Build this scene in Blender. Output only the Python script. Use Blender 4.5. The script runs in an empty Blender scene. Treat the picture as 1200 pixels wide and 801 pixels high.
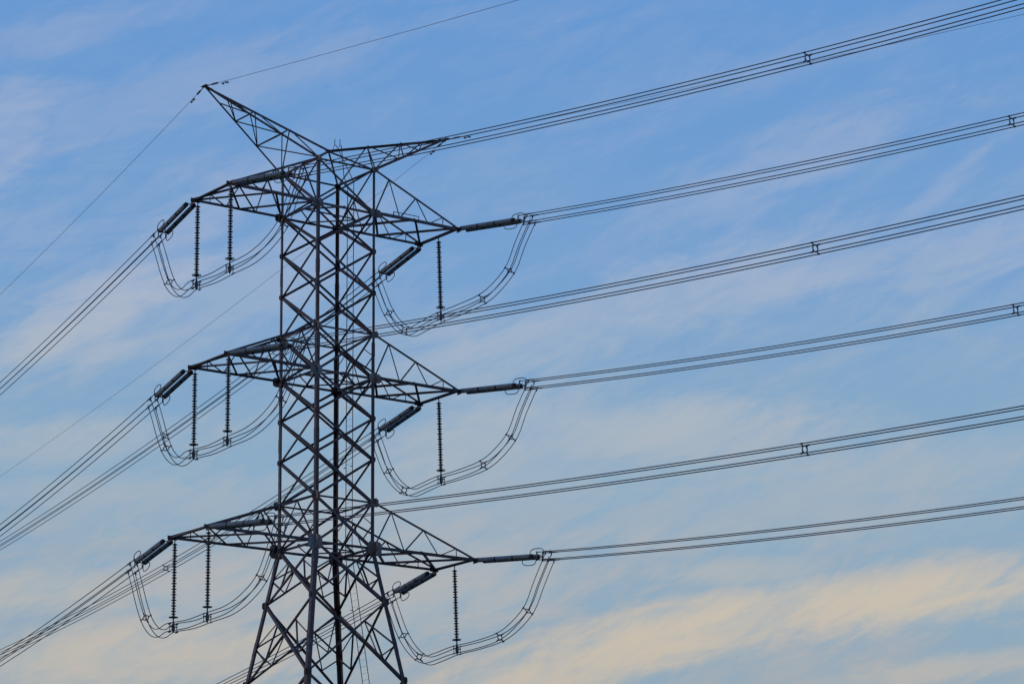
import bpy, math, random
from mathutils import Vector, Matrix
random.seed(7)
C = bpy.context.scene.collection
scene = bpy.context.scene

# ------------------------------------------------------------------ camera
LIFT = 34.3                                  # bottom crossarm above the ground, metres
def set_camera():
    yaw, pitch, roll = 0.636670, 0.254845, -0.008860
    fwd = Vector((math.sin(yaw)*math.cos(pitch), math.cos(yaw)*math.cos(pitch), math.sin(pitch)))
    right = Vector((math.cos(yaw), -math.sin(yaw), 0)); up = right.cross(fwd)
    r2 = math.cos(roll)*right + math.sin(roll)*up
    u2 = -math.sin(roll)*right + math.cos(roll)*up
    cd = bpy.data.cameras.new('camera'); co = bpy.data.objects.new('camera', cd); C.objects.link(co)
    m = Matrix((r2, u2, -fwd)).transposed().to_4x4()
    m.translation = Vector((-93.699, -144.859, -32.639 + LIFT))
    co.matrix_world = m
    cd.sensor_width = 36; cd.lens = 3576.68*36/1200
    cd.clip_start = 0.5; cd.clip_end = 9000
    scene.camera = co
set_camera()

# ------------------------------------------------------------------ world, sun, exposure
SUN_EL, SUN_AZ = math.radians(7), math.radians(-75)      # azimuth measured from +Y towards +X
def set_world():
    w = bpy.data.worlds.new('World'); scene.world = w; w.use_nodes = True
    nt = w.node_tree; nt.nodes.clear(); N = nt.nodes.new; Lk = nt.links.new
    out = N('ShaderNodeOutputWorld'); bg = N('ShaderNodeBackground'); Lk(bg.outputs[0], out.inputs[0])
    bg.inputs['Strength'].default_value = 0.1
    sky = N('ShaderNodeTexSky'); sky.sky_type = 'NISHITA'; sky.sun_disc = False
    sky.sun_elevation = SUN_EL; sky.sun_rotation = SUN_AZ; sky.dust_density = 1.5; sky.ozone_density = 2.0
    tc = N('ShaderNodeTexCoord')
    sep = N('ShaderNodeSeparateXYZ'); Lk(tc.outputs['Generated'], sep.inputs[0])
    def math_(op, a, b=None, c=None, clamp=False):
        n = N('ShaderNodeMath'); n.operation = op; n.use_clamp = clamp
        for i, v in enumerate((a, b, c)):
            if v is None: continue
            if isinstance(v, (int, float)): n.inputs[i].default_value = v
            else: Lk(v, n.inputs[i])
        return n.outputs[0]
    az = math_('MULTIPLY', math_('ARCTAN2', sep.outputs[0], sep.outputs[1]), 57.29578)     # degrees
    el = math_('MULTIPLY', math_('ARCSINE', sep.outputs[2]), 57.29578)
    def ramp(val, stops, interp='LINEAR'):
        r = N('ShaderNodeValToRGB'); r.color_ramp.interpolation = interp; Lk(val, r.inputs[0])
        e = r.color_ramp.elements
        while len(e) < len(stops): e.new(0.5)
        for k, (p, c) in enumerate(stops):
            e[k].position = p; e[k].color = (*c, 1) if len(c) == 3 else c
        return r.outputs[0]
    def lin(r, g, b):
        return tuple(((x/255+0.055)/1.055)**2.4 if x > 10 else x/255/12.92 for x in (r, g, b))
    def mix(f, a, b, mode='MIX'):
        n = N('ShaderNodeMix'); n.data_type = 'RGBA'; n.blend_type = mode; n.clamp_factor = True
        if isinstance(f, (int, float)): n.inputs[0].default_value = f
        else: Lk(f, n.inputs[0])
        for i, v in ((6, a), (7, b)):
            if isinstance(v, tuple): n.inputs[i].default_value = (*v, 1)
            else: Lk(v, n.inputs[i])
        return n.outputs[2]
    eln = math_('DIVIDE', el, 90)
    grad = ramp(eln, [(0.0, lin(152,164,180)), (8/90, lin(146,171,190)), (12/90, lin(139,174,202)),
                      (16/90, lin(119,163,212)), (21.5/90, lin(101,154,215)), (0.5, lin(70,120,190)), (1.0, lin(52,95,165))])
    x10 = N('ShaderNodeVectorMath'); x10.operation = 'SCALE'; x10.inputs['Scale'].default_value = 10.0
    # clouds: world azimuth / elevation in degrees, streaks rising to the right
    def cloud_noise(tilt, sx, sy, scale, detail, dist, seed, rough=0.55):
        ca, sa = math.cos(math.radians(tilt)), math.sin(math.radians(tilt))
        u = math_('ADD', math_('MULTIPLY', az, ca/sx), math_('MULTIPLY', el, sa/sx))
        v = math_('ADD', math_('MULTIPLY', az, -sa/sy), math_('MULTIPLY', el, ca/sy))
        cb = N('ShaderNodeCombineXYZ'); Lk(u, cb.inputs[0]); Lk(v, cb.inputs[1]); cb.inputs[2].default_value = seed
        n = N('ShaderNodeTexNoise'); n.inputs['Scale'].default_value = scale
        n.inputs['Detail'].default_value = detail; n.inputs['Roughness'].default_value = rough
        n.inputs['Distortion'].default_value = dist; Lk(cb.outputs[0], n.inputs['Vector'])
        return n.outputs['Fac']
    def sstep(v, a, b):
        n = N('ShaderNodeMapRange'); n.interpolation_type = 'SMOOTHSTEP'
        n.inputs['From Min'].default_value = a; n.inputs['From Max'].default_value = b; Lk(v, n.inputs['Value'])
        return n.outputs['Result']
    def patch(a0, e0, ra, re, tilt):                     # soft elliptical region of the sky, in degrees
        ca, sa = math.cos(math.radians(tilt)), math.sin(math.radians(tilt))
        da = math_('SUBTRACT', az, a0); de = math_('SUBTRACT', el, e0)
        u = math_('ADD', math_('MULTIPLY', da, ca/ra), math_('MULTIPLY', de, sa/ra))
        v = math_('ADD', math_('MULTIPLY', da, -sa/re), math_('MULTIPLY', de, ca/re))
        d = math_('SQRT', math_('ADD', math_('MULTIPLY', u, u), math_('MULTIPLY', v, v)))
        return math_('SUBTRACT', 1.0, sstep(d, 0.1, 1.15))
    big = cloud_noise(20, 5.5, 2.6, 1.0, 4, 0.6, 3.1)
    fine = cloud_noise(15, 2.6, 0.62, 1.0, 7, 0.9, 8.4, 0.64)
    fine2 = cloud_noise(30, 1.1, 0.36, 1.0, 6, 0.7, 21.7, 0.66)
    wisps = math_('MULTIPLY', sstep(big, 0.30, 0.60), sstep(math_('ADD', math_('MULTIPLY', fine, 0.65), math_('MULTIPLY', fine2, 0.35)), 0.33, 0.68))
    # the denser patches: (azimuth, elevation, half width, half height, tilt, weight)
    tex = math_('MULTIPLY', math_('SUBTRACT', math_('ADD', math_('MULTIPLY', fine, 0.55), math_('MULTIPLY', fine2, 0.45)), 0.5), 2.0)
    tot = None
    for (a0, e0, ra, re, t, wt) in PATCHES:
        m = math_('MULTIPLY', sstep(math_('ADD', patch(a0, e0, ra*1.25, re*1.35, t), tex), 0.10, 1.18), wt)
        tot = m if tot is None else math_('MAXIMUM', tot, m)
    dense = tot
    ccol = ramp(eln, [(0.0, lin(190,172,166)), (8.5/90, lin(196,182,170)), (10.5/90, lin(192,182,178)), (12.5/90, lin(170,182,193)),
                      (16/90, lin(164,183,210)), (21/90, lin(140,168,212)), (0.6, lin(90,120,170))])
    warm = ramp(eln, [(0.0, lin(205,180,160)), (9.7/90, lin(208,196,178)), (11.3/90, lin(184,186,190)), (13.6/90, lin(189,194,199)), (17/90, lin(178,188,212)), (0.4, lin(130,155,200))])
    s1 = mix(math_('MULTIPLY', wisps, 0.5), grad, ccol)
    s2 = mix(math_('MULTIPLY', dense, 1.0, clamp=True), s1, warm)
    Lk(s2, x10.inputs[0])
    fin = mix(0.93, sky.outputs[0], x10.outputs[0])
    Lk(fin, bg.inputs['Color'])
def px_az_el(x, y):                                       # sky position seen at a place of the photograph
    cam = scene.camera.matrix_world.to_3x3()
    d = cam @ Vector(((x-600)/3576.68, -(y-400.5)/3576.68, -1)); d.normalize()
    return math.degrees(math.atan2(d.x, d.y)), math.degrees(math.asin(d.z))
# azimuth, elevation of the thicker cloud patches (worked out once from the photograph)
PATCHES = []
for (x, y, w_, h_, t, wt) in [
    (770, 750, 310, 46, 13, .97), (1070, 698, 290, 44, 6, .95), (640, 795, 200, 30, 8, .8), (1120, 782, 180, 18, 6, .45),
    (170, 770, 300, 50, 3, .68), (50, 690, 150, 30, 8, .5), (110, 372, 190, 46, 26, .75), (250, 245, 170, 40, 32, .4), (300, 330, 240, 60, 30, .4),
    (60, 415, 170, 30, 6, .5), (70, 520, 200, 34, 6, .5), (110, 575, 200, 26, 3, .45), (230, 590, 320, 40, 4, .3), (10, 155, 90, 60, 35, .5),
    (180, 120, 360, 46, 16, .3), (60, 40, 220, 26, 14, .28), (790, 508, 250, 50, -2, .6), (560, 525, 210, 70, 20, .5), (560, 590, 320, 60, 8, .38),
    (720, 370, 420, 54, 15, .42), (960, 322, 190, 24, 17, .45), (1108, 218, 90, 17, 36, .34), (900, 200, 260, 46, 20, .3), (1000, 555, 380, 44, 3, .42),
    (880, 605, 360, 46, 2, .36), (870, 668, 130, 22, 0, .45), (1150, 290, 200, 34, 12, .3), (960, 60, 240, 30, 16, .22), (480, 690, 300, 60, 6, .35), (300, 680, 300, 44, 5, .38)]:
    a, e = px_az_el(x, y); PATCHES.append((a, e, w_/62.4, h_/62.4, t, wt))
set_world()
sd = bpy.data.lights.new('sun', 'SUN'); sd.energy = 0.6; sd.angle = math.radians(3); sd.color = (1.0, 0.86, 0.76)
so = bpy.data.objects.new('sun', sd); C.objects.link(so)
sdir = Vector((math.sin(SUN_AZ)*math.cos(SUN_EL), math.cos(SUN_AZ)*math.cos(SUN_EL), math.sin(SUN_EL)))
so.rotation_euler = sdir.to_track_quat('Z', 'Y').to_euler(); so.location = (0, 0, 120)
scene.view_settings.view_transform = 'Standard'; scene.view_settings.look = 'None'
scene.view_settings.gamma = 1; scene.view_settings.exposure = 0; scene.view_settings.use_curve_mapping = False

# ------------------------------------------------------------------ materials
def mat(name, c1, c2, rough=0.6, metal=0.0, scale=3.0, rust=None, bump=0.0, vary=0.0):
    m = bpy.data.materials.new(name); m.use_nodes = True; nt = m.node_tree; N = nt.nodes.new
    b = nt.nodes['Principled BSDF']; b.inputs['Roughness'].default_value = rough; b.inputs['Metallic'].default_value = metal
    tc = N('ShaderNodeTexCoord'); n = N('ShaderNodeTexNoise'); n.inputs['Scale'].default_value = scale; n.inputs['Detail'].default_value = 6
    nt.links.new(tc.outputs['Object'], n.inputs['Vector'])
    r = N('ShaderNodeValToRGB'); nt.links.new(n.outputs['Fac'], r.inputs[0])
    r.color_ramp.elements[0].position = 0.35; r.color_ramp.elements[1].position = 0.65
    r.color_ramp.elements[0].color = (*c1, 1); r.color_ramp.elements[1].color = (*c2, 1)
    col = r.outputs[0]
    if rust:
        n2 = N('ShaderNodeTexNoise'); n2.inputs['Scale'].default_value = 0.8; n2.inputs['Detail'].default_value = 8
        nt.links.new(tc.outputs['Object'], n2.inputs['Vector'])
        r2 = N('ShaderNodeValToRGB'); nt.links.new(n2.outputs['Fac'], r2.inputs[0])
        r2.color_ramp.elements[0].position = 0.42; r2.color_ramp.elements[1].position = 0.62
        r2.color_ramp.elements[1].color = (0.85, 0.85, 0.85, 1)
        mx = N('ShaderNodeMix'); mx.data_type = 'RGBA'; nt.links.new(r2.outputs[0], mx.inputs[0])
        nt.links.new(col, mx.inputs[6]); mx.inputs[7].default_value = (*rust, 1); col = mx.outputs[2]
    if vary:
        oi = N('ShaderNodeObjectInfo'); mr = N('ShaderNodeMapRange'); mr.inputs['To Min'].default_value = 1-vary; mr.inputs['To Max'].default_value = 1+vary*1.4
        nt.links.new(oi.outputs['Random'], mr.inputs['Value']); sc = N('ShaderNodeVectorMath'); sc.operation = 'SCALE'
        nt.links.new(col, sc.inputs[0]); nt.links.new(mr.outputs['Result'], sc.inputs['Scale']); col = sc.outputs[0]
    nt.links.new(col, b.inputs['Base Color'])
    if bump:
        bp = N('ShaderNodeBump'); bp.inputs['Strength'].default_value = bump; nt.links.new(n.outputs['Fac'], bp.inputs['Height'])
        nt.links.new(bp.outputs[0], b.inputs['Normal'])
    return m
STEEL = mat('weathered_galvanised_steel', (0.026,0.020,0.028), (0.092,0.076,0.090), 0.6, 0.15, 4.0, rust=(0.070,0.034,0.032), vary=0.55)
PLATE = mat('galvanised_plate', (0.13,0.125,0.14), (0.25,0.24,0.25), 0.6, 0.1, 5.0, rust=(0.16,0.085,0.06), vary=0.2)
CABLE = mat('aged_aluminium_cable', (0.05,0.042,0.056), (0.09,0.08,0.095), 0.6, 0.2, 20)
FITTING = mat('galvanised_fitting', (0.05,0.05,0.06), (0.09,0.09,0.10), 0.5, 0.3, 12)
BLACK = mat('dark_cast_iron', (0.018,0.016,0.018), (0.035,0.03,0.03), 0.6, 0.2, 9)
PORC = mat('grey_porcelain', (0.20,0.205,0.225), (0.29,0.295,0.31), 0.35, 0.0, 3)
PORC_DARK = mat('brown_porcelain', (0.04,0.032,0.035), (0.07,0.05,0.05), 0.3, 0.0, 8)
CONC = mat('footing_concrete', (0.3,0.29,0.27), (0.4,0.39,0.37), 0.9, 0, 5, bump=0.2)
def ground_mat():
    m = mat('dry_grass_ground', (0.045,0.06,0.025), (0.10,0.095,0.05), 0.95, 0, 0.15, bump=0.3); return m
GROUND = ground_mat()

# ------------------------------------------------------------------ mesh helpers
class MB:
    def __init__(s): s.v = []; s.f = []; s.smooth = []
    def add(s, vs, fs, smooth=False):
        o = len(s.v); s.v += [tuple(v) for v in vs]; s.f += [tuple(i+o for i in f) for f in fs]; s.smooth += [smooth]*len(fs)
    def build(s, name, m, parent=None):
        me = bpy.data.meshes.new(name); me.from_pydata(s.v, [], s.f); me.update()
        me.polygons.foreach_set('use_smooth', s.smooth)
        me.materials.append(m); o = bpy.data.objects.new(name, me); C.objects.link(o)
        if parent: o.parent = parent
        return o
def tag(o, label=None, cat=None, group=None, kind=None):
    if label: o['label'] = label
    if cat: o['category'] = cat
    if group: o['group'] = group
    if kind: o['kind'] = kind
    return o
def empty(name, loc):
    o = bpy.data.objects.new(name, None); C.objects.link(o); o.location = loc; o.empty_display_size = 0.5; return o
def extrude_profile(mb, p, q, prof, u, v):
    n = len(prof); vs = [p + u*a + v*b for a, b in prof] + [q + u*a + v*b for a, b in prof]
    fs = [tuple(range(n-1, -1, -1)), tuple(range(n, 2*n))] + [(i, (i+1) % n, n+(i+1) % n, n+i) for i in range(n)]
    mb.add(vs, fs)
def angle_bar(mb, p, q, size, inward, t=None, off=0.0, centre=True, corner=None):
    """steel angle from p to q; the flat flange lies across 'inward', the other one points along it"""
    p, q = Vector(p), Vector(q); d = (q-p).normalized(); t = t or max(0.012, size*0.12)
    v = (inward - d*inward.dot(d)).normalized(); u = v.cross(d)
    if centre: prof = [(-size/2, off), (size/2, off), (size/2, off+t), (-size/2+t, off+t), (-size/2+t, off+size), (-size/2, off+size)]
    else: prof = [(0, 0), (size, 0), (size, t), (t, t), (t, size), (0, size)]
    extrude_profile(mb, p, q, prof, u, v)
def tube(mb, pts, r, n=6, closed=False, radii=None):
    pts = [Vector(p) for p in pts]; m = len(pts); ref = Vector((0.13, 0.21, 0.97)).normalized(); vs = []; fs = []
    for i, p in enumerate(pts):
        if closed: d = (pts[(i+1) % m] - pts[i-1]).normalized()
        else: d = (pts[min(i+1, m-1)] - pts[max(i-1, 0)]).normalized()
        if abs(d.dot(ref)) > 0.97: rr = Vector((1, 0, 0))
        else: rr = ref
        a = d.cross(rr).normalized(); b = a.cross(d); R = radii[i] if radii else r
        vs += [p + (a*math.cos(2*math.pi*k/n) + b*math.sin(2*math.pi*k/n))*R for k in range(n)]
    for i in range(m if closed else m-1):
        j = (i+1) % m
        fs += [(i*n+k, i*n+(k+1) % n, j*n+(k+1) % n, j*n+k) for k in range(n)]
    mb.add(vs, fs, True)
    if not closed: mb.f += [tuple(len(mb.v)-m*n+k for k in range(n-1, -1, -1)), tuple(len(mb.v)-n+k for k in range(n))]; mb.smooth += [False, False]
def lathe(mb, p, d, prof, n=14):                          # prof: (distance along d, radius)
    d = d.normalized(); ref = Vector((0, 0, 1)) if abs(d.z) < 0.9 else Vector((1, 0, 0)); a = d.cross(ref).normalized(); b = a.cross(d)
    vs = []; fs = []
    for s, r in prof: vs += [p + d*s + (a*math.cos(2*math.pi*k/n) + b*math.sin(2*math.pi*k/n))*r for k in range(n)]
    for i in range(len(prof)-1): fs += [(i*n+k, (i+1)*n+k, (i+1)*n+(k+1) % n, i*n+(k+1) % n) for k in range(n)]
    fs += [tuple(range(n)), tuple((len(prof)-1)*n+k for k in range(n-1, -1, -1))]
    mb.add(vs, fs)
def box(mb, c, ax, ay, az_):                              # centre and three half-axis vectors
    vs = [c + ax*i + ay*j + az_*k for i in (-1, 1) for j in (-1, 1) for k in (-1, 1)]
    mb.add(vs, [(0,1,3,2), (4,6,7,5), (0,4,5,1), (2,3,7,6), (0,2,6,4), (1,5,7,3)])

# ------------------------------------------------------------------ ground
g = MB(); g.add([(-4000,-4000,0), (4000,-4000,0), (4000,4000,0), (-4000,4000,0)], [(0,1,2,3)])
tag(g.build('ground', GROUND), kind='structure')

# ------------------------------------------------------------------ the tower
Z = lambda z: z + LIFT
ZT1, ZB1, ZT2, ZB2, ZT3, ZB3 = Z(22.671), Z(19.983), Z(12.618), Z(9.996), Z(2.662), Z(0)
APEX, TIPZ, TIPX = Z(24.023), Z(26.323), 8.544
N1, N2 = Z(-3.12), Z(-7.627)
def hw(z): return 2.0 if z >= ZB3 else 2.0 + 0.1685*(ZB3 - z)
SG = {'F': (-1,-1), 'R': (1,-1), 'L': (-1,1), 'B': (1,1)}
def corner(c, z): k = hw(z); return Vector((SG[c][0]*k, SG[c][1]*k, z))
tower = tag(empty('transmission_tower', (0, 0, 0)),
            'tall grey steel lattice tower with three pairs of crossarms and two raked peaks', 'lattice tower')
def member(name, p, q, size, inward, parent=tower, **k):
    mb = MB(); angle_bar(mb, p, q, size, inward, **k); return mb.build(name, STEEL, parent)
# legs
levels_mid = [ZB1, Z(17.62), Z(15.12), ZT2]
mid_up = [ZB1, ZB1-(ZB1-ZT2)*0.318, ZB1-(ZB1-ZT2)*0.66, ZT2]
mid_lo = [ZB2, ZB2-(ZB2-ZT3)*0.325, ZB2-(ZB2-ZT3)*0.655, ZT3]
low = [N2, Z(-13.6), Z(-21.6), 0.45]
legs = {}
for c, (sx, sy) in SG.items():
    mb = MB()
    segs = [(ZT1+0.12, ZT2-0.9, 0.165), (ZT2-0.9, ZT3-0.9, 0.215), (ZT3-0.9, ZB3, 0.225), (ZB3, N2, 0.26), (N2, 0.2, 0.30)]
    for za, zb, s in segs:
        u = Vector((-sx, 0, 0)); v = Vector((0, -sy, 0)); t = s*0.12
        prof = [(0, 0), (s, 0), (s, t), (t, t), (t, s), (0, s)]
        extrude_profile(mb, corner(c, za), corner(c, zb), prof, u, v)
    # splice cover angles
    for zs, s in ((Z(16.2), .19), (ZT2-0.9, .235), (Z(6.2), .235), (ZB3-0.9, .285), (Z(-5.6), .285)):
        o = Vector((sx, sy, 0))*0.012; t = 0.016
        extrude_profile(mb, corner(c, zs+.4)+o, corner(c, zs-.4)+o, [(0,0),(s,0),(s,t),(t,t),(t,s),(0,s)], Vector((-sx,0,0)), Vector((0,-sy,0)))
    legs[c] = mb.build('leg', STEEL, tower)
    f = MB(); k = hw(0); cc = Vector((sx*k, sy*k, 0.1))
    lathe(f, cc - Vector((0,0,.6)), Vector((0,0,1)), [(0,.75),(.75,.7),(.85,.62)], 20); f.build('footing', CONC, tower)
def plate(c, z, axis, w, h, parent, sh=(0,0), cut=0.17, out=0.02, m=None):
    """octagonal gusset plate outside the leg at corner c; axis 'x' lies in the face across Y"""
    sx, sy = SG[c]; p = corner(c, z)
    slope = 0.1685 if z <= ZB3 - 0.5 else 0
    if axis == 'x': u = Vector((1,0,0)); n = Vector((0, sy, 0)); p = p + Vector((sh[0]*-sx, 0, sh[1]))
    else: u = Vector((0,1,0)); n = Vector((sx, 0, 0)); p = p + Vector((0, sh[0]*-sy, sh[1]))
    v = Vector((0,0,1)); a, b = w/2, h/2; ca, cb = a*cut*2, b*cut*2
    o = [(-a+ca,-b),(a-ca,-b),(a,-b+cb),(a,b-cb),(a-ca,b),(-a+ca,b),(-a,b-cb),(-a,-b+cb)]
    mb = MB(); q = p + n*out; t = n*0.016
    vs = [q + u*x + v*y for x, y in o] + [q + t + u*x + v*y for x, y in o]
    mb.add(vs, [tuple(range(8)), tuple(range(15, 7, -1))] + [(i, 8+i, 8+(i+1)%8, (i+1)%8) for i in range(8)])
    for i in range(-2, 3):
        for j in (-1, 0, 1):
            if abs(i) == 2 and j: continue
            lathe(mb, q + t + u*(i*a*0.38) + v*(j*b*0.5), n, [(0, .018), (.02, .018)], 6)
    return mb.build('gusset_plate', m or PLATE, parent)
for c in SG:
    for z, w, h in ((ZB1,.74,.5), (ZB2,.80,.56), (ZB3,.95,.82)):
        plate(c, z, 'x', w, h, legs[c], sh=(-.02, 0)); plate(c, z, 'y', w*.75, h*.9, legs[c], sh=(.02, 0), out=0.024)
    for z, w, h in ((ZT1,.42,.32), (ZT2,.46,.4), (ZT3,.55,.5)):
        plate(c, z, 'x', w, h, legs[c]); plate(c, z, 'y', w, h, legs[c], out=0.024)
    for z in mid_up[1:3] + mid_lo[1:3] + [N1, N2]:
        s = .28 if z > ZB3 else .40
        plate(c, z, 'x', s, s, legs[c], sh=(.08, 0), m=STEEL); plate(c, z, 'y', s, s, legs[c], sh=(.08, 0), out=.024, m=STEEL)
# faces: (corner a, corner b, inward normal); a is the end that starts high on the thick diagonal
FACES = [('F','R',Vector((0,1,0)),'x'), ('L','B',Vector((0,-1,0)),'x'), ('L','F',Vector((1,0,0)),'y'), ('B','R',Vector((-1,0,0)),'y')]
panels = [(ZT1,ZB1,1)] + [(mid_up[i], mid_up[i+1], 0) for i in range(3)] + [(ZT2,ZB2,1)] + [(mid_lo[i], mid_lo[i+1], 0) for i in range(3)] + [(ZT3,ZB3,1), (ZB3,N1,2), (N1,N2,2)]
def lerp(a, b, t): return a*(1-t) + b*t
for (a, b, n, ax) in FACES:
    for (z0, z1, kind) in panels:
        splay = kind == 2
        A0, A1, B0, B1 = corner(a,z0), corner(a,z1), corner(b,z0), corner(b,z1)
        thick = 0.175 if splay else 0.15
        thin = 0.145 if ax == 'x' else 0.085
        if splay: thin = 0.125 if ax == 'x' else 0.105
        if z0 == ZT1: thick *= .9; thin *= .75
        dirx = (B0-A0).normalized()*0.06
        member('diagonal_brace', A0+dirx, B1-dirx, thick, n, off=0.03)
        member('diagonal_brace', B0-dirx, A1+dirx, thin, n, off=0.03+thick*0.14+0.01)
        if kind == 1:                                    # horizontal struts at both crossarm chord levels
            member('horizontal_strut', A1+dirx, B1-dirx, 0.15, n, off=0.06)
            member('horizontal_strut', A0+dirx, B0-dirx, 0.11, n, off=0.06)
        if kind == 1 and ax == 'y' and z0 != ZT1:
            for (P0, P1, da, db) in ((A0, A1, lerp(A0,B1,.25), lerp(A1,B0,.25)), (B0, B1, lerp(B0,A1,.25), lerp(B1,A0,.25))):
                m = lerp(P0, P1, .5)
                member('redundant_brace', m, da, .055, n, off=.09); member('redundant_brace', m, db, .055, n, off=.10)
        if splay:
            for (P0, P1, da, db) in ((A0, A1, lerp(A0,B1,.27), lerp(A1,B0,.27)), (B0, B1, lerp(B0,A1,.27), lerp(B1,A0,.27))):
                m = lerp(P0, P1, .55)
                member('redundant_brace', m, da, .08, n, off=.10); member('redundant_brace', m, db, .08, n, off=.12)
                member('redundant_brace', da, db, .08, n, off=.14)
    # bracing below the bottom of the picture, down to the footings
mb = MB()
for (a, b, n, ax) in FACES:
    for i in range(3):
        z0, z1 = low[i], low[i+1]
        angle_bar(mb, corner(a,z0), corner(b,z1), .17, n, off=.03); angle_bar(mb, corner(b,z0), corner(a,z1), .14, n, off=.07)
tag(mb.build('lower_bracing', STEEL, tower), kind='stuff')
# plan bracing (a diamond between the mid points of the four sides) at each crossarm level
for z in (ZB1, ZB2, ZB3, ZT2, ZT3):
    if z in (ZT2, ZT3): continue
    k = hw(z) - 0.1; ms = [Vector((0,-k,z)), Vector((k,0,z)), Vector((0,k,z)), Vector((-k,0,z))]
    for i in range(4): member('plan_brace', ms[i], ms[(i+1)%4], .085, Vector((0,0,1)), off=.03+.02*(i%2))
    member('plan_brace', ms[3], ms[1], .07, Vector((0,0,1)), off=.10)

# crossarms
def crossarm(side, zb, zt, L, bracket=False):
    """side +1 right, -1 left. Main mesh: two bottom chords, two top chords and the end beam; every lacing bar a sub-part"""
    s = side; w = 2.0
    mb = MB(); up = Vector((0,0,1)); dn = -up
    arm = None; zig = []
    for sy in (-1, 1):
        root = Vector((s*w, sy*w, zb)); tip = Vector((s*L, sy*w, zb)); top = Vector((s*w, sy*w, zt)); inn = Vector((0,-sy,0))
        # chord angle: corner outside and below
        d = (tip-root).normalized(); sz = 0.155; t = .02
        extrude_profile(mb, root + d*.1, tip + d*.16, [(0,0),(sz,0),(sz,t),(t,t),(t,sz),(0,sz)], inn, up)
        d2 = (tip + up*.12 - top).normalized()
        angle_bar(mb, top, tip + up*.12, .125, inn, off=.02)
    e = 0.0
    angle_bar(mb, Vector((s*L, -w-.22, zb+.02)), Vector((s*L, w+.22, zb+.02)), .15, up, off=.0)
    angle_bar(mb, Vector((s*(L-.16), -w+.03, zb+.045)), Vector((s*(L-.16), w-.03, zb+.045)), .09, up, off=.0)
    for sy in (-1, 1):
        # tip plates, standing, where the tension strings hang
        box(mb, Vector((s*(L+.0), sy*(w+.08), zb-.03)), Vector((.012,0,0)), Vector((0,.2,0)), Vector((0,0,.13)))
        box(mb, Vector((s*(L-.1), sy*(w-.012), zb+.07)), Vector((.3,0,0)), Vector((0,.01,0)), Vector((0,0,.12)))
    arm = mb.build('crossarm', STEEL, tower)
    def br(p, q, size, inw, off=0.0): return member('lacing_bar', p, q, size, inw, parent=arm, off=off)
    x = lambda t: s*(w + (L-w)*t)
    m = 0.48
    for sy in (-1, 1):
        pass
    # bottom plane: two crossed panels
    for (t0, t1, sz) in ((0, m, .125), (m, 1, .12)):
        br(Vector((x(t0), -w, zb)), Vector((x(t1), w, zb)), sz, up, .03)
        br(Vector((x(t0), w, zb)), Vector((x(t1), -w, zb)), sz, up, .06)
    # side faces: zig-zag between bottom and top chord
    for sy in (-1, 1):
        inn = Vector((0,-sy,0))
        lo = lambda t: Vector((x(t), sy*w, zb+.03)); hi = lambda t: lerp(Vector((x(0), sy*w, zt)), Vector((x(1), sy*w, zb+.15)), t)
        seq = [lo(0), hi(.17), lo(.30), hi(.49), lo(.64), hi(.82), lo(.82)]
        for i in range(len(seq)-1):
            br(seq[i], seq[i+1], .07 if i < 4 else .055, inn, .025+.012*(i%2))
    if bracket:                                          # small guard frame standing on the front chord
        b = MB(); pts = [Vector((x(.22), -w, zb+.05)), Vector((x(.22), -w, zb+.33)), Vector((x(.52), -w, zb+.33)), Vector((x(.52), -w, zb-.02))]
        for i in range(3): angle_bar(b, pts[i], pts[i+1], .045, Vector((0,1,0)), off=-.03)
        b.build('guard_frame', STEEL, arm)
    return arm
ARMS = {'T': (ZB1, ZT1, 7.972), 'M': (ZB2, ZT2, 7.956), 'B': (ZB3, ZT3, 9.058)}
for k, (zb, zt, L) in ARMS.items():
    for s in (1, -1): crossarm(s, zb, zt, L, bracket=(k == 'T' and s == 1))
    # the thick strut continuing the chords across the body is already there as horizontal_strut

# raked ground-wire peaks
apex = Vector((0, 0, APEX))
hub = MB(); box(hub, apex, Vector((.14,0,0)), Vector((0,.14,0)), Vector((0,0,.03)))
for c in SG: angle_bar(hub, corner(c, ZT1), apex, .11, Vector((0,0,-1)))
capo = hub.build('body_cap', STEEL, tower)
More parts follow.
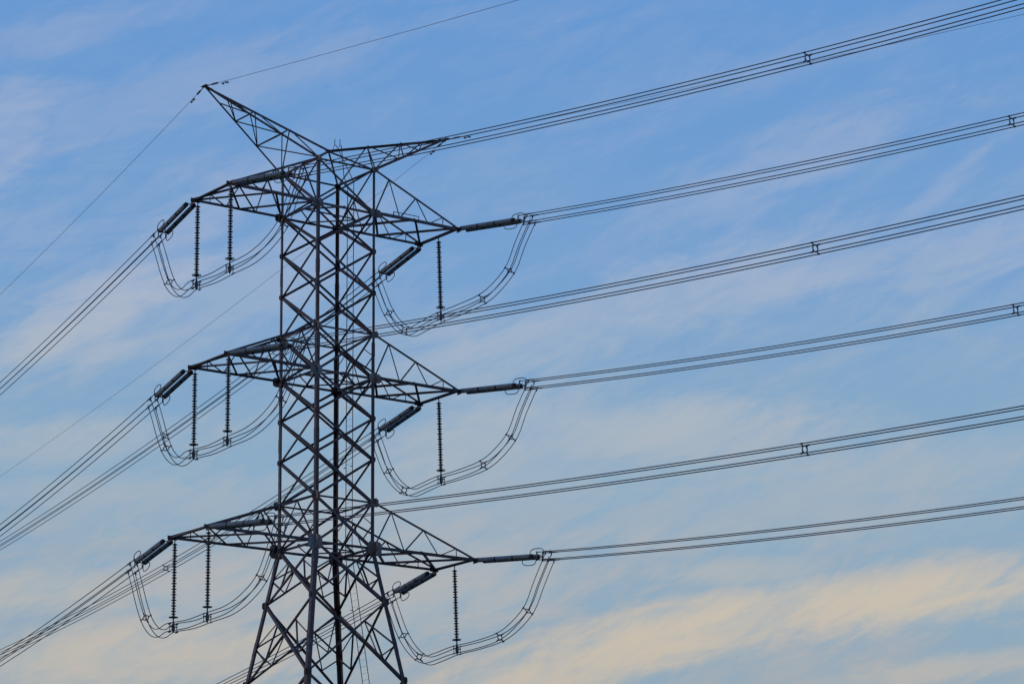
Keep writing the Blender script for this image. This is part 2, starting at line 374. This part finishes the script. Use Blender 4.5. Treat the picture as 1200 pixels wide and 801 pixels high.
# two short lightning spikes beside the apex, above the ladder head
sp = MB()
for dx, dy in ((.35, -.15), (.62, -.30)):
    tube(sp, [(dx-.2, dy, APEX-.1), (dx, dy, APEX+.4), (dx, dy, APEX+.75)], .022)
sp.build('spike', STEEL, tower)
def peak(s):
    tip = Vector((s*TIPX, 0, TIPZ)); a = Vector((s*2, -2, ZT1)); b = Vector((s*2, 2, ZT1)); mb = MB()
    angle_bar(mb, apex, tip, .14, Vector((0,0,-1)), off=-.03); angle_bar(mb, a, tip, .13, Vector((0,0,1))); angle_bar(mb, b, tip, .12, Vector((0,0,1)))
    box(mb, tip + Vector((0,0,.02)), Vector((.10,0,0)), Vector((0,.26,0)), Vector((0,0,.025)))
    box(mb, tip + Vector((s*-.3,0,-.06)), Vector((s*.28,0,.08)), Vector((0,.02,0)), Vector((0,0,.07)))
    pk = mb.build('ground_wire_peak', STEEL, tower)
    T = (0, .32, .60, .80)
    A = [lerp(a, tip, t) for t in T]; B = [lerp(b, tip, t) for t in T]; R = [lerp(apex, tip, t) for t in T]
    def br(p, q, k): member('lacing_bar', p, q, .06, Vector((0,0,1)) if abs((q-p).normalized().z) < .9 else Vector((0,1,0)), parent=pk, off=.01*k)
    for i in range(3):
        br(B[i], R[i+1], 0); br(B[i], A[i+1], 1)
        br(A[i], R[i+1], 2); br(B[i+1], A[i], 3)
        if i: br(A[i], B[i], 4)
        if i < 2: br(R[i+1], A[i+1], 5)
        if i < 2: br(R[i+1], B[i+1], 6)
    return pk
peak(1); peak(-1)

# ladder on the outside of the far right face
lad = MB(); lad_pts = []
def ladp(y, z): return Vector((hw(z) + 0.14, y, z))
for y, dx, dy in ((0.50, .35, -.15), (1.18, .62, -.30)):
    head = [Vector((dx, dy, APEX+.38)), Vector((dx+.1, dy, APEX+.36)), Vector((1.75, y-.2, ZT1+.30))]
    tube(lad, head + [ladp(y, z) for z in (ZT1-.15, ZT1-.4, ZB1, ZB2, ZB3, N2, 1.0)], .024, 6)
ladder = lad.build('ladder', STEEL, tower)
rg = MB(); z = ZT1-.5
while z > 1.2:
    tube(rg, [ladp(.5, z), ladp(1.18, z)], .0075, 4); z -= .38
rg.build('rung_set', FITTING, ladder)
st = MB()
for z in (ZB1, Z(15.12), ZB2, Z(5.2), ZB3, N1, N2):
    for y in (.5, 1.18): box(st, Vector((hw(z)+.06, y, z+.06)), Vector((.08,0,0)), Vector((0,.02,0)), Vector((0,0,.02)))
st.build('ladder_bracket', STEEL, ladder)

# ------------------------------------------------------------------ wires (heading from the line axis, slope at the tower, curvature)
WIRES = {'TLf': [0.09845, -0.13274, 0.00065], 'TRf': [0.08062, -0.12956, 0.00068], 'MLf': [0.09854, -0.10943, 0.00056], 'MRf': [0.08054, -0.12328, 0.00075],
 'BLf': [0.09857, -0.09435, 0.00049], 'BRf': [0.08066, -0.10373, 0.00067], 'ELf': [0.0983, -0.10161, 0.00026], 'ERf': [0.08072, -0.11772, 0.00016],
 'TLr': [0.18855, -0.08172, 0.00051], 'MLr': [0.18946, -0.09148, 0.00066], 'BLr': [0.18887, -0.08391, 0.00058], 'TRr': [0.16954, -0.07967, 0.00039],
 'MRr': [0.17005, -0.08473, 0.00055], 'BRr': [0.16978, -0.08216, 0.00046], 'ELr': [0.18875, -0.06437, 0.00038], 'ERr': [0.16972, -0.0591, 0.00022]}
TIP = {'EL': (-TIPX, TIPZ), 'ER': (TIPX, TIPZ)}
for k, (zb, zt, L) in ARMS.items(): TIP[k+'L'] = (-L, zb); TIP[k+'R'] = (L, zb)
def wire_point(key, s):
    x, z = TIP[key[:2]]; psi, a, b = WIRES[key]; sg = -1 if key[2] == 'f' else 1
    y0 = 0 if key[0] == 'E' else 2*sg
    return Vector((x + math.sin(psi)*s, y0 + sg*math.cos(psi)*s, z + a*s + b*s*s))
def frame_at(key, s):
    d = (wire_point(key, s+.05) - wire_point(key, s-.05)).normalized(); side = d.cross(Vector((0,0,1))).normalized()
    return d, side, side.cross(d)
ROW = {'T': 'top', 'M': 'middle', 'B': 'bottom'}; SIDE = {'L': 'left', 'R': 'right'}
BS = 0.225                                                # half spacing of the four sub-conductors
S_YOKE = {'f': 6.10, 'r': 6.0}
def spans(key):
    end = 200 if key[2] == 'f' else 180; s0 = S_YOKE[key[2]] + .25
    out = [s0]; s = s0
    while s < end: s += max(2.0, s*0.06); out.append(min(s, end))
    return out
def spacer_mesh(c, d, u, v, r=.032):
    """square frame with four arms and clamps, in the plane u,v"""
    mb = MB(); k = BS*0.52; ring = [c + u*a*k + v*b*k for a, b in ((-1,-1),(1,-1),(1,1),(-1,1))]
    rr = [c + (u*math.cos(t) + v*math.sin(t))*BS*.74 for t in [2*math.pi*i/16 for i in range(16)]]
    tube(mb, rr, r, 6, closed=True)
    for a, b in ((-1,-1),(1,-1),(1,1),(-1,1)):
        o = c + u*a*BS + v*b*BS; tube(mb, [c + u*a*BS*.42 + v*b*BS*.42, o], r*1.05, 6)
        tube(mb, [o - d*.07, o + d*.07], .042, 8)
    return mb
SPACERS = {'TLf': 946, 'TRf': 1186, 'MLf': 955, 'MRf': 1190, 'BLf': 943, 'MRr': 194.5, 'TRr': 194.5, 'BRr': 345.5}
def s_for_px(key, px):
    cam = scene.camera.matrix_world.inverted(); best = (1e9, 0)
    for i in range(20, 4000):
        s = i*.05; q = cam @ wire_point(key, s); x = 600 + 3576.68*q.x/-q.z
        if abs(x-px) < best[0]: best = (abs(x-px), s)
    return best[1]
FRONT_TXT = 'running to the right edge'; 
LINE_LABEL = {
 'TLf': 'uppermost four-wire bundle, running from the top left crossarm under the right peak',
 'TRf': 'four-wire bundle running right from the tip of the top right crossarm',
 'MLf': 'four-wire bundle running right from the middle left crossarm, past the top right jumper loop',
 'MRf': 'four-wire bundle running right from the tip of the middle right crossarm',
 'BLf': 'four-wire bundle running right from the bottom left crossarm, below the middle right jumper loop',
 'BRf': 'lowest four-wire bundle running right, from the tip of the bottom right crossarm',
 'TLr': 'steep four-wire bundle descending left from the insulators of the top left crossarm',
 'MLr': 'four-wire bundle descending left from the insulators of the middle left crossarm',
 'BLr': 'four-wire bundle descending left from the insulators of the bottom left crossarm',
 'TRr': 'four-wire bundle descending left behind the tower and the middle left disc strings',
 'MRr': 'four-wire bundle descending left behind the tower and the bottom left disc strings',
 'BRr': 'four-wire bundle descending left behind the splayed lower legs of the tower'}
for key, lab in LINE_LABEL.items():
    ss = spans(key); root = tag(empty('conductor_bundle', wire_point(key, ss[0])), lab, 'power line', 'four-wire conductor bundles')
    inv = Matrix.Translation(-root.location)
    for a, b in ((-1,1),(1,1),(-1,-1),(1,-1)):
        mb = MB(); pts = []
        for s in ss:
            d, u, v = frame_at(key, s); pts.append(wire_point(key, s) + u*a*BS + v*b*BS - root.location)
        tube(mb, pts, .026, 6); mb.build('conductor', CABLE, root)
        d, u, v = frame_at(key, ss[0]); o = u*a*BS + v*b*BS; mb = MB()
        ext = .0 if b > 0 else .25
        tube(mb, [o - d*.05, o + d*.18, o + d*(.55+ext), o + d*(.75+ext)], .03, 8, radii=[.05,.045,.04,.026])
        j = o + d*(.15+ext); jp = -v*.18 + d*-.02
        tube(mb, [j, j+jp*.4, j+jp], .04, 8)
        mb.build('dead_end_clamp', FITTING, root)
    if key in SPACERS:
        s = s_for_px(key, SPACERS[key]); d, u, v = frame_at(key, s)
        spacer_mesh(wire_point(key, s) - root.location, d, u, v).build('spacer', FITTING, root)

# ------------------------------------------------------------------ tension insulator assemblies
def shed_profile(L, pitch, r, rc, thick=.35, alt=True):
    pr = [(0, rc)]; n = int(L/pitch); p = L/n
    for i in range(n):
        R = r if (i % 2 == 0 or not alt) else r*.86
        z = i*p; pr += [(z + p*.12, rc), (z + p*.30, R*.95), (z + p*.45, R), (z + p*.55, R*.93), (z + p*.80, rc)]
    pr.append((L, rc)); return pr
def string_mesh(p, d, L):
    """three long ribbed units joined by dark metal couplings"""
    mb = MB(); u = L/3
    for i in range(3):
        lathe(mb, p + d*(i*u+.05), d, shed_profile(u-.10, .15, .145, .06, alt=False), 16)
    return mb
TEN_LABEL = {
 'TLf': 'pair of ribbed grey insulators lying above the top left crossarm, pointing right', 'TRf': 'pair of ribbed insulators stretching right from the tip of the top right crossarm',
 'MLf': 'pair of ribbed grey insulators lying above the middle left crossarm, pointing right', 'MRf': 'pair of ribbed insulators stretching right from the tip of the middle right crossarm',
 'BLf': 'pair of ribbed grey insulators lying above the bottom left crossarm, pointing right', 'BRf': 'pair of ribbed insulators stretching right from the tip of the bottom right crossarm',
 'TLr': 'pair of ribbed insulators slanting down left from the tip of the top left crossarm', 'TRr': 'pair of ribbed insulators slanting down left from the rear corner of the top right crossarm',
 'MLr': 'pair of ribbed insulators slanting down left from the tip of the middle left crossarm', 'MRr': 'pair of ribbed insulators slanting down left from the rear corner of the middle right crossarm',
 'BLr': 'pair of ribbed insulators slanting down left from the tip of the bottom left crossarm', 'BRr': 'pair of ribbed insulators slanting down left from the rear corner of the bottom right crossarm'}
for key, lab in TEN_LABEL.items():
    o = wire_point(key, .25); root = tag(empty('tension_insulator', o), lab, 'insulator', 'paired tension insulators')
    d = (wire_point(key, 5.0) - wire_point(key, .2)).normalized(); u = d.cross(Vector((0,0,1))).normalized(); v = u.cross(d)
    sy = S_YOKE[key[2]] - .25; LI = 4.65 if key[2] == 'f' else 4.4; g2 = 0.235
    mb = MB(); tube(mb, [-d*.3, d*.2], .035, 6); box(mb, d*.26, u*(g2+.05), d*.06, v*.012); mb.build('yoke_plate', FITTING, root)
    for a in (-1, 1):
        st = string_mesh(u*a*g2 + d*.42, d, LI).build('insulator_string', PORC, root)
        for q in (0, LI/3, 2*LI/3, LI):
            m2 = MB(); lathe(m2, u*a*g2 + d*(.42+q-.10), d, [(0,.05),(.01,.135),(.19,.135),(.20,.05)], 14)
            if q == 0: tube(m2, [u*a*g2 + d*.3, u*a*g2 + d*.4], .03, 6)
            if q == LI: tube(m2, [u*a*g2 + d*(.42+LI), u*a*g2 + d*(.42+LI+.3)], .03, 6)
            m2.build('coupling', BLACK, st)
        # racket-shaped grading ring: one bowed upwards, one downwards
        w = v*a*-1.0 if a > 0 else v; w = v*(-a); r = MB(); e = .42 + LI
        prof = [(.34,.04),(.46,.18),(.42,.40),(.22,.50),(-.2,.52),(-.58,.46),(-.72,.30),(-.6,.19),(-.3,.16),(.1,.15)]
        pts = [u*a*(g2+.04) + d*(e+p) + w*q for p, q in prof]
        # smooth
        pts2 = []
        for i in range(len(pts)):
            p0, p1, p2, p3 = pts[i-1], pts[i], pts[(i+1)%len(pts)], pts[(i+2)%len(pts)]
            for t in (0, .33, .66): pts2.append(.5*((2*p1) + (-p0+p2)*t + (2*p0-5*p1+4*p2-p3)*t*t + (-p0+3*p1-3*p2+p3)*t**3))
        tube(r, pts2, .025, 6, closed=True); r.build('grading_ring', FITTING, root)
    # line-side yoke: cross plate and two upright plates that spread to the four clamps
    mb = MB(); e = .42 + LI + .25; box(mb, d*e, u*(g2+.06), d*.07, v*.014)
    for a in (-1, 1): tube(mb, [u*a*BS + d*(e) , u*a*BS + d*(e+.16)], .03, 6); box(mb, u*a*BS + d*(e+.2), v*(BS+.05), d*.05, u*.014)
    for a in (-1, 1):
        for b in (-1, 1): tube(mb, [u*a*BS + v*b*BS + d*(e+.2), u*a*BS + v*b*BS + d*(S_YOKE[key[2]]-.03)], .026, 6)
    mb.build('yoke_plate', FITTING, root)

# ------------------------------------------------------------------ jumper support strings
def disc_profile(L):
    n = 27; p = L/n; pr = [(0, .05)]
    for i in range(n):
        z = i*p; R = .155 if i % 2 == 0 else .125
        pr += [(z + p*.12, .06), (z + p*.26, R*.62), (z + p*.44, R), (z + p*.60, R), (z + p*.68, R*.55), (z + p*.84, .06)]
    pr.append((L, .035)); return pr
JS = []
for k, (zb, zt, L) in ARMS.items():
    JS += [(k, 'L', -L+.27, 1.97), (k, 'L', -L+.08, -2.03), (k, 'R', L-.03, -.02)]
proto = None
J_TOP, J_LEN = -.22, 4.25
JCL = -5.02                                                # jumper bundle centre below the arm
def make_support(x, y, zb):
    root = empty('suspension_insulator', (x, y, zb))
    m = MB(); tube(m, [(0,0,.03), (0,0,J_TOP+.02)], .03, 6); m.build('hanger', FITTING, root)
    m = MB(); lathe(m, Vector((0,0,J_TOP)), Vector((0,0,-1)), disc_profile(J_LEN), 16); m.build('insulator_string', PORC_DARK, root)
    m = MB(); zr = J_TOP - J_LEN + .06; tube(m, [(math.cos(t)*.25, math.sin(t)*.25, zr) for t in [2*math.pi*i/20 for i in range(20)]], .026, 6, closed=True)
    tube(m, [(-.25,0,zr), (0,0,zr-.05), (.25,0,zr)], .018, 5); m.build('grading_ring', FITTING, root)
    m = MB(); z0 = J_TOP - J_LEN
    tube(m, [(0,0,z0+.02), (0,0,z0-.2)], .04, 8); box(m, Vector((0,0,JCL+.08)), Vector((BS+.04,0,0)), Vector((0,.03,0)), Vector((0,0,.03)))
    lathe(m, Vector((0,0,z0-.16)), Vector((0,0,-1)), [(0,.04),(.1,.06),(.3,.10),(.48,.10),(.6,.05),(.66,.02)], 12)
    for a in (-1, 1):
        box(m, Vector((a*BS,0,JCL)), Vector((.012,0,0)), Vector((0,.02,0)), Vector((0,0,BS+.01)))
        for b in (-1, 1): tube(m, [(a*BS,-.13,JCL+b*BS), (a*BS,.13,JCL+b*BS)], .036, 8)
    m.build('suspension_clamp', FITTING, root)
    return root
def copy_tree(o, parent=None):
    c = o.copy(); C.objects.link(c); c.parent = parent
    for ch in list(o.children): copy_tree(ch, c)
    return c
for (k, sd_, x, y) in JS:
    zb = ARMS[k][0]
    if proto is None: proto = make_support(x, y, zb); o = proto
    else: o = copy_tree(proto); o.location = (x, y, zb)
    if sd_ == 'R':
        lab = 'slender string of dark discs hanging alone below the %s right crossarm' % ROW[k]; o.rotation_euler = (-.045, .0, 0)
    else:
        lab = 'slender dark disc string below the %s left crossarm, the %s of two' % (ROW[k], 'outer' if y > 0 else 'inner')
    tag(o, lab, 'insulator', 'hanging disc strings that hold the jumper loops')

# ------------------------------------------------------------------ jumper loops
def catmull(P, n=7):
    out = []
    for i in range(len(P)-1):
        p0, p1, p2, p3 = P[max(i-1,0)], P[i], P[i+1], P[min(i+2, len(P)-1)]
        for j in range(n):
            t = j/n; out.append(.5*((2*p1) + (-p0+p2)*t + (2*p0-5*p1+4*p2-p3)*t*t + (-p0+3*p1-3*p2+p3)*t**3))
    out.append(P[-1]); return out
def jumper(k, sd_):
    x0, zb = TIP[k+sd_]; kf, kr = k+sd_+'f', k+sd_+'r'
    pf = wire_point(kf, S_YOKE['f'] + .55); pr = wire_point(kr, S_YOKE['r'] + .55)
    if sd_ == 'R': mid = [(-7.8,-2.15),(-6.95,-3.45),(-5.7,-4.3),(-4.3,-4.8),(-2.2,-5.0),(-.05,JCL),(1.6,-5.17),(3.0,-5.18),(4.2,-4.75),(5.4,-3.95),(6.4,-2.95),(7.15,-1.9)]
    else: mid = [(-7.85,-2.15),(-6.95,-3.5),(-5.6,-4.35),(-4.0,-4.85),(-2.03,JCL),(-.2,-5.12),(1.97,JCL),(3.2,-5.12),(4.3,-4.9),(5.5,-4.15),(6.45,-3.05),(7.25,-1.85)]
    P = [pf]
    for y, z in mid:
        tx = math.tan(WIRES[kf][0]) if y < 0 else math.tan(WIRES[kr][0])
        x = x0 + max(0, abs(y)-2)*tx*(.8 if abs(y) > 2.5 else 1) + (.1 if sd_ == 'L' else -.03)
        P.append(Vector((x, y, zb + z)))
    P.append(pr); path = catmull(P)
    lab = 'loop of four slack cables hanging below the %s %s crossarm' % (ROW[k], SIDE[sd_])
    root = tag(empty('jumper_loop', P[6]), lab, 'jumper cable', 'jumper loops under the crossarms')
    fr = []
    for i, p in enumerate(path):
        d = (path[min(i+1,len(path)-1)] - path[max(i-1,0)]).normalized(); u = Vector((1,0,0)); u = (u - d*u.dot(d)).normalized(); v = u.cross(d)
        if v.z < 0 and abs(d.z) < .7: v = -v
        fr.append((d, u, v))
    # keep v continuous
    for i in range(1, len(fr)):
        if fr[i][2].dot(fr[i-1][2]) < 0: fr[i] = (fr[i][0], fr[i][1], -fr[i][2])
    ci = min(range(len(path)), key=lambda i: abs(path[i].y))
    if fr[ci][2].z < 0: fr = [(d, u, -v) for d, u, v in fr]
    rnd = random.Random(hash((k == 'T', k == 'M', sd_ == 'L')) & 255)
    for a in (-1, 1):
        for b in (-1, 1):
            ph, am = rnd.uniform(0, 6.28), rnd.uniform(.0, .05); pts = []
            for i, p in enumerate(path):
                t = i/(len(path)-1); w = math.sin(math.pi*t)
                pts.append(p + fr[i][1]*a*BS + fr[i][2]*b*(BS + am*math.sin(9*t+ph)*w) - root.location)
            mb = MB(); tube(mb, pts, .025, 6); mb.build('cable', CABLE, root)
    ys = (-6.85, -4.3, 4.1, 6.1) if sd_ == 'R' else (-7.0, 5.75)
    for yy in ys:
        i = min(range(len(path)), key=lambda i: abs(path[i].y - yy)); d, u, v = fr[i]
        spacer_mesh(path[i] - root.location, d, u, v, .03).build('spacer', FITTING, root)
for k in 'TMB':
    for sd_ in 'LR': jumper(k, sd_)

# ------------------------------------------------------------------ ground wires
EL_LABEL = {'ELf': 'single thin wire rising right from the tip of the left peak',
            'ELr': 'single thin wire descending left from the tip of the left peak',
            'ERf': 'single faint wire running right from the tip of the right peak',
            'ERr': 'single faint wire descending left from the right peak behind the tower'}
for key, lab in EL_LABEL.items():
    end = 200 if key[2] == 'f' else 180; ss = [.9]
    while ss[-1] < end: ss.append(min(end, ss[-1] + max(2, ss[-1]*.06)))
    root = tag(empty('ground_wire', wire_point(key, .2)), lab, 'ground wire', 'single wires on the peaks')
    mb = MB(); tube(mb, [wire_point(key, s) - root.location for s in ss], .013 if key[1] == 'L' else .011, 5); mb.build('wire', CABLE, root)
    d, u, v = frame_at(key, .6); mb = MB()
    tube(mb, [Vector((0,0,0)), d*.7], .03, 6); tube(mb, [d*.45, d*.6, d*1.05, d*1.15], .05, 8, radii=[.03,.06,.055,.02])
    mb.build('dead_end_clamp', FITTING, root)
    mb = MB(); c0 = wire_point(key, 2.0) - root.location                        # Stockbridge damper
    tube(mb, [c0 - v*.02, c0 - v*.12], .03, 6); tube(mb, [c0 - d*.22 - v*.12, c0 + d*.22 - v*.12], .014, 5)
    for a in (-1, 1): lathe(mb, c0 + d*(a*.12) - v*.12, d*a, [(0,.03),(.02,.055),(.14,.06),(.17,.04)], 8)
    mb.build('vibration_damper', FITTING, root)
